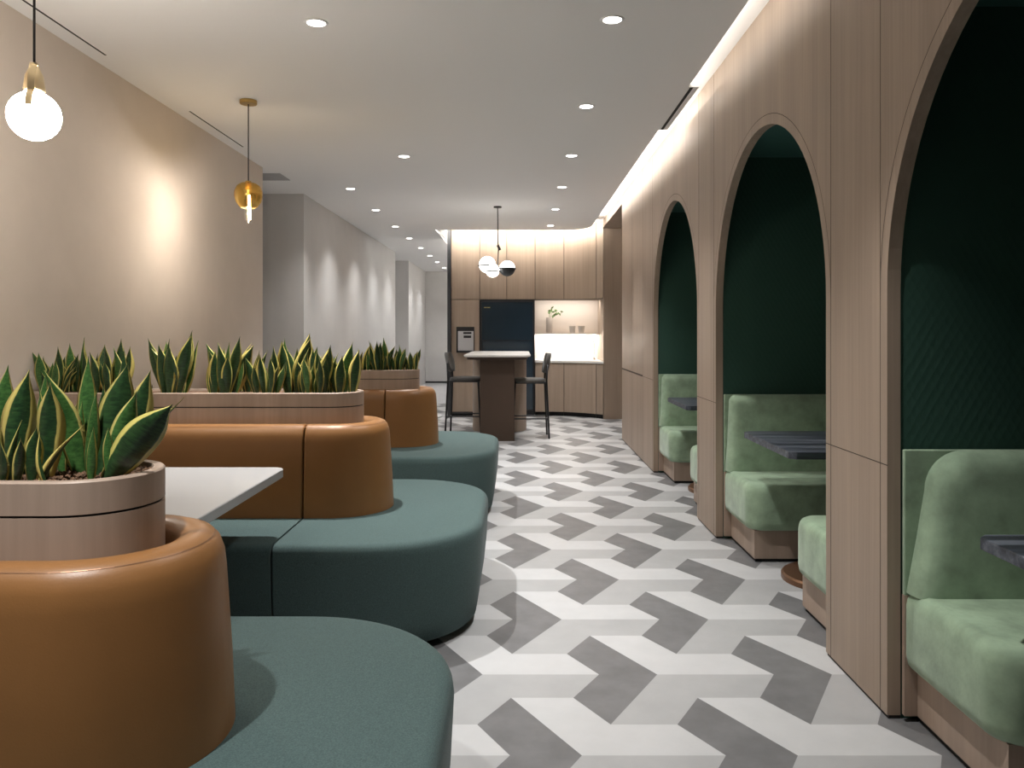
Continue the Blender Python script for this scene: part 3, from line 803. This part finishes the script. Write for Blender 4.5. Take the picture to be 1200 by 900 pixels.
# ------------------------------------------------------------------ pendants
def globe_pendant():
    t = thing('globe_pendant', 'lit white globe pendant with brass loop holder near the left wall', 'pendant lamp', (-1.758, 2.91, 2.08))
    obj('globe', sphere(bmesh.new(), (0, 0, 0), 0.088, 40, 24), 'globe', t, smooth=True)
    obj('cord', TB([(0, 0, 0.186), (0, 0, HC - 2.08)], 0.0045, 8), 'cord', t)
    obj('ceiling_rose', LA([(0, 0.70), (0.05, 0.70), (0.05, 0.72), (0, 0.72)], n=28), 'brass', t)
    obj('cap', LA([(0.0, 0.082), (0.034, 0.083), (0.036, 0.10), (0.030, 0.145), (0.016, 0.178), (0.0, 0.186)], n=24), 'brass_pale', t, smooth=True)
    b = bmesh.new(); n = 26                    # flat brass loop standing over the globe
    a = R(-70); ux, uy = math.cos(a), math.sin(a); tx, ty = -uy, ux
    rings = []
    for k in range(n + 1):
        th = PI * (-0.2 + 1.4 * k / n); x = 0.050 * math.cos(th) * (1.0 + 0.35 * max(0, -math.sin(th))); z = 0.075 + 0.112 * math.sin(th)
        if z < 0.075: x = math.copysign(0.052, x)
        rd = math.hypot(x, z)
        if rd < 0.093: x *= 0.093 / rd; z *= 0.093 / rd
        r2 = 1.08; w2 = 0.011
        rings.append([(x * r * ux + w * tx, x * r * uy + w * ty, z * (1 + (r - 1) * .5)) for r, w in ((1, -w2), (r2, -w2), (r2, w2), (1, w2))])
    loft(b, rings)
    obj('loop_holder', b, 'brass_pale', t, smooth=True, autosmooth=40)
globe_pendant()
def amber_pendant():
    t = thing('amber_pendant', 'small amber glass pendant with a filament tube bulb and brass rose', 'pendant lamp', (-1.76, 5.22, 2.10))
    obj('ceiling_rose', LA([(0, 0.676), (0.052, 0.676), (0.055, 0.68), (0.055, 0.70), (0, 0.70)], n=28), 'brass', t)
    obj('cord', TB([(0, 0, 0.17), (0, 0, 0.68)], 0.004, 8), 'cord', t)
    outer = [(0.012, 0.166), (0.045, 0.163), (0.072, 0.145), (0.088, 0.11), (0.089, 0.075), (0.080, 0.04), (0.060, 0.012), (0.048, 0.002)]
    obj('shade', LA(outer + [(r - 0.004, z - 0.001) for r, z in outer[::-1]], n=36, cap0=False, cap1=False), 'amber', t, smooth=True)
    obj('holder', LA([(0, 0.178), (0.018, 0.176), (0.022, 0.16), (0.020, 0.12), (0, 0.118)], n=20), 'brass', t, smooth=True, autosmooth=40)
    bulb = obj('bulb', LA([(0.0, 0.118), (0.016, 0.115), (0.02, 0.09), (0.026, 0.03), (0.025, -0.05), (0.017, -0.088), (0.0, -0.1)], n=20), 'clear', t, smooth=True)
    obj('filament', TB([(0.006, -0.004, 0.085), (0.008, -0.003, 0.0), (0.008, -0.003, -0.075)], 0.009, 10), 'filament', bulb, smooth=True)
    add_light('bulb_glow', 'POINT', (0.0, 0.0, -0.02), 21, (1, 0.90, 0.80), t, shadow_soft_size=0.012)
amber_pendant()
def chandelier():
    t = thing('globe_chandelier', 'black pendant with a cluster of three lit globes over the bar table', 'pendant lamp', (-0.255, 9.66, 2.03))
    obj('ceiling_rose', LA([(0, 0.755), (0.048, 0.755), (0.048, 0.77), (0, 0.77)], n=28), 'black', t)
    obj('rod', TB([(0, 0, 0.05), (0.01, 0, 0.26), (0.005, 0, 0.30), (0, 0, 0.76)], 0.006, 8), 'black', t)
    obj('joint', TB([(0.0, 0, 0.305), (0.03, 0, 0.245)], 0.017, 10), 'black', t)
    for c, r, nm in (((-0.125, 0.0, 0.07), 0.100, 'globe'), ((-0.06, -0.06, -0.005), 0.082, 'globe')):
        obj(nm, sphere(bmesh.new(), c, r), 'globe_far', t, smooth=True)
        bm = TB([(c[0] + (r + 0.004) * math.cos(a), c[1] + (r + 0.004) * math.sin(a), c[2] - 0.012) for a in [2 * PI * k / 32 for k in range(33)]], 0.009, 6)
        obj('ring', bm, 'kick', t)
    c = (0.115, 0.0, 0.025)
    obj('globe', sphere(bmesh.new(), c, 0.093, z0=0.0), 'globe_far', t, smooth=True)
    obj('half_shade', sphere(bmesh.new(), c, 0.096, z1=-0.02), 'charcoal', t, smooth=True)
    obj('ring', TB([(c[0] + 0.099 * math.cos(a), c[1] + 0.099 * math.sin(a), c[2] - 0.003) for a in [2 * PI * k / 32 for k in range(33)]], 0.009, 6), 'kick', t)
    obj('arm', TB([(-0.06, 0, 0.055), (0, 0, 0.05), (0.06, 0, 0.03)], 0.006, 8), 'black', t)
chandelier()
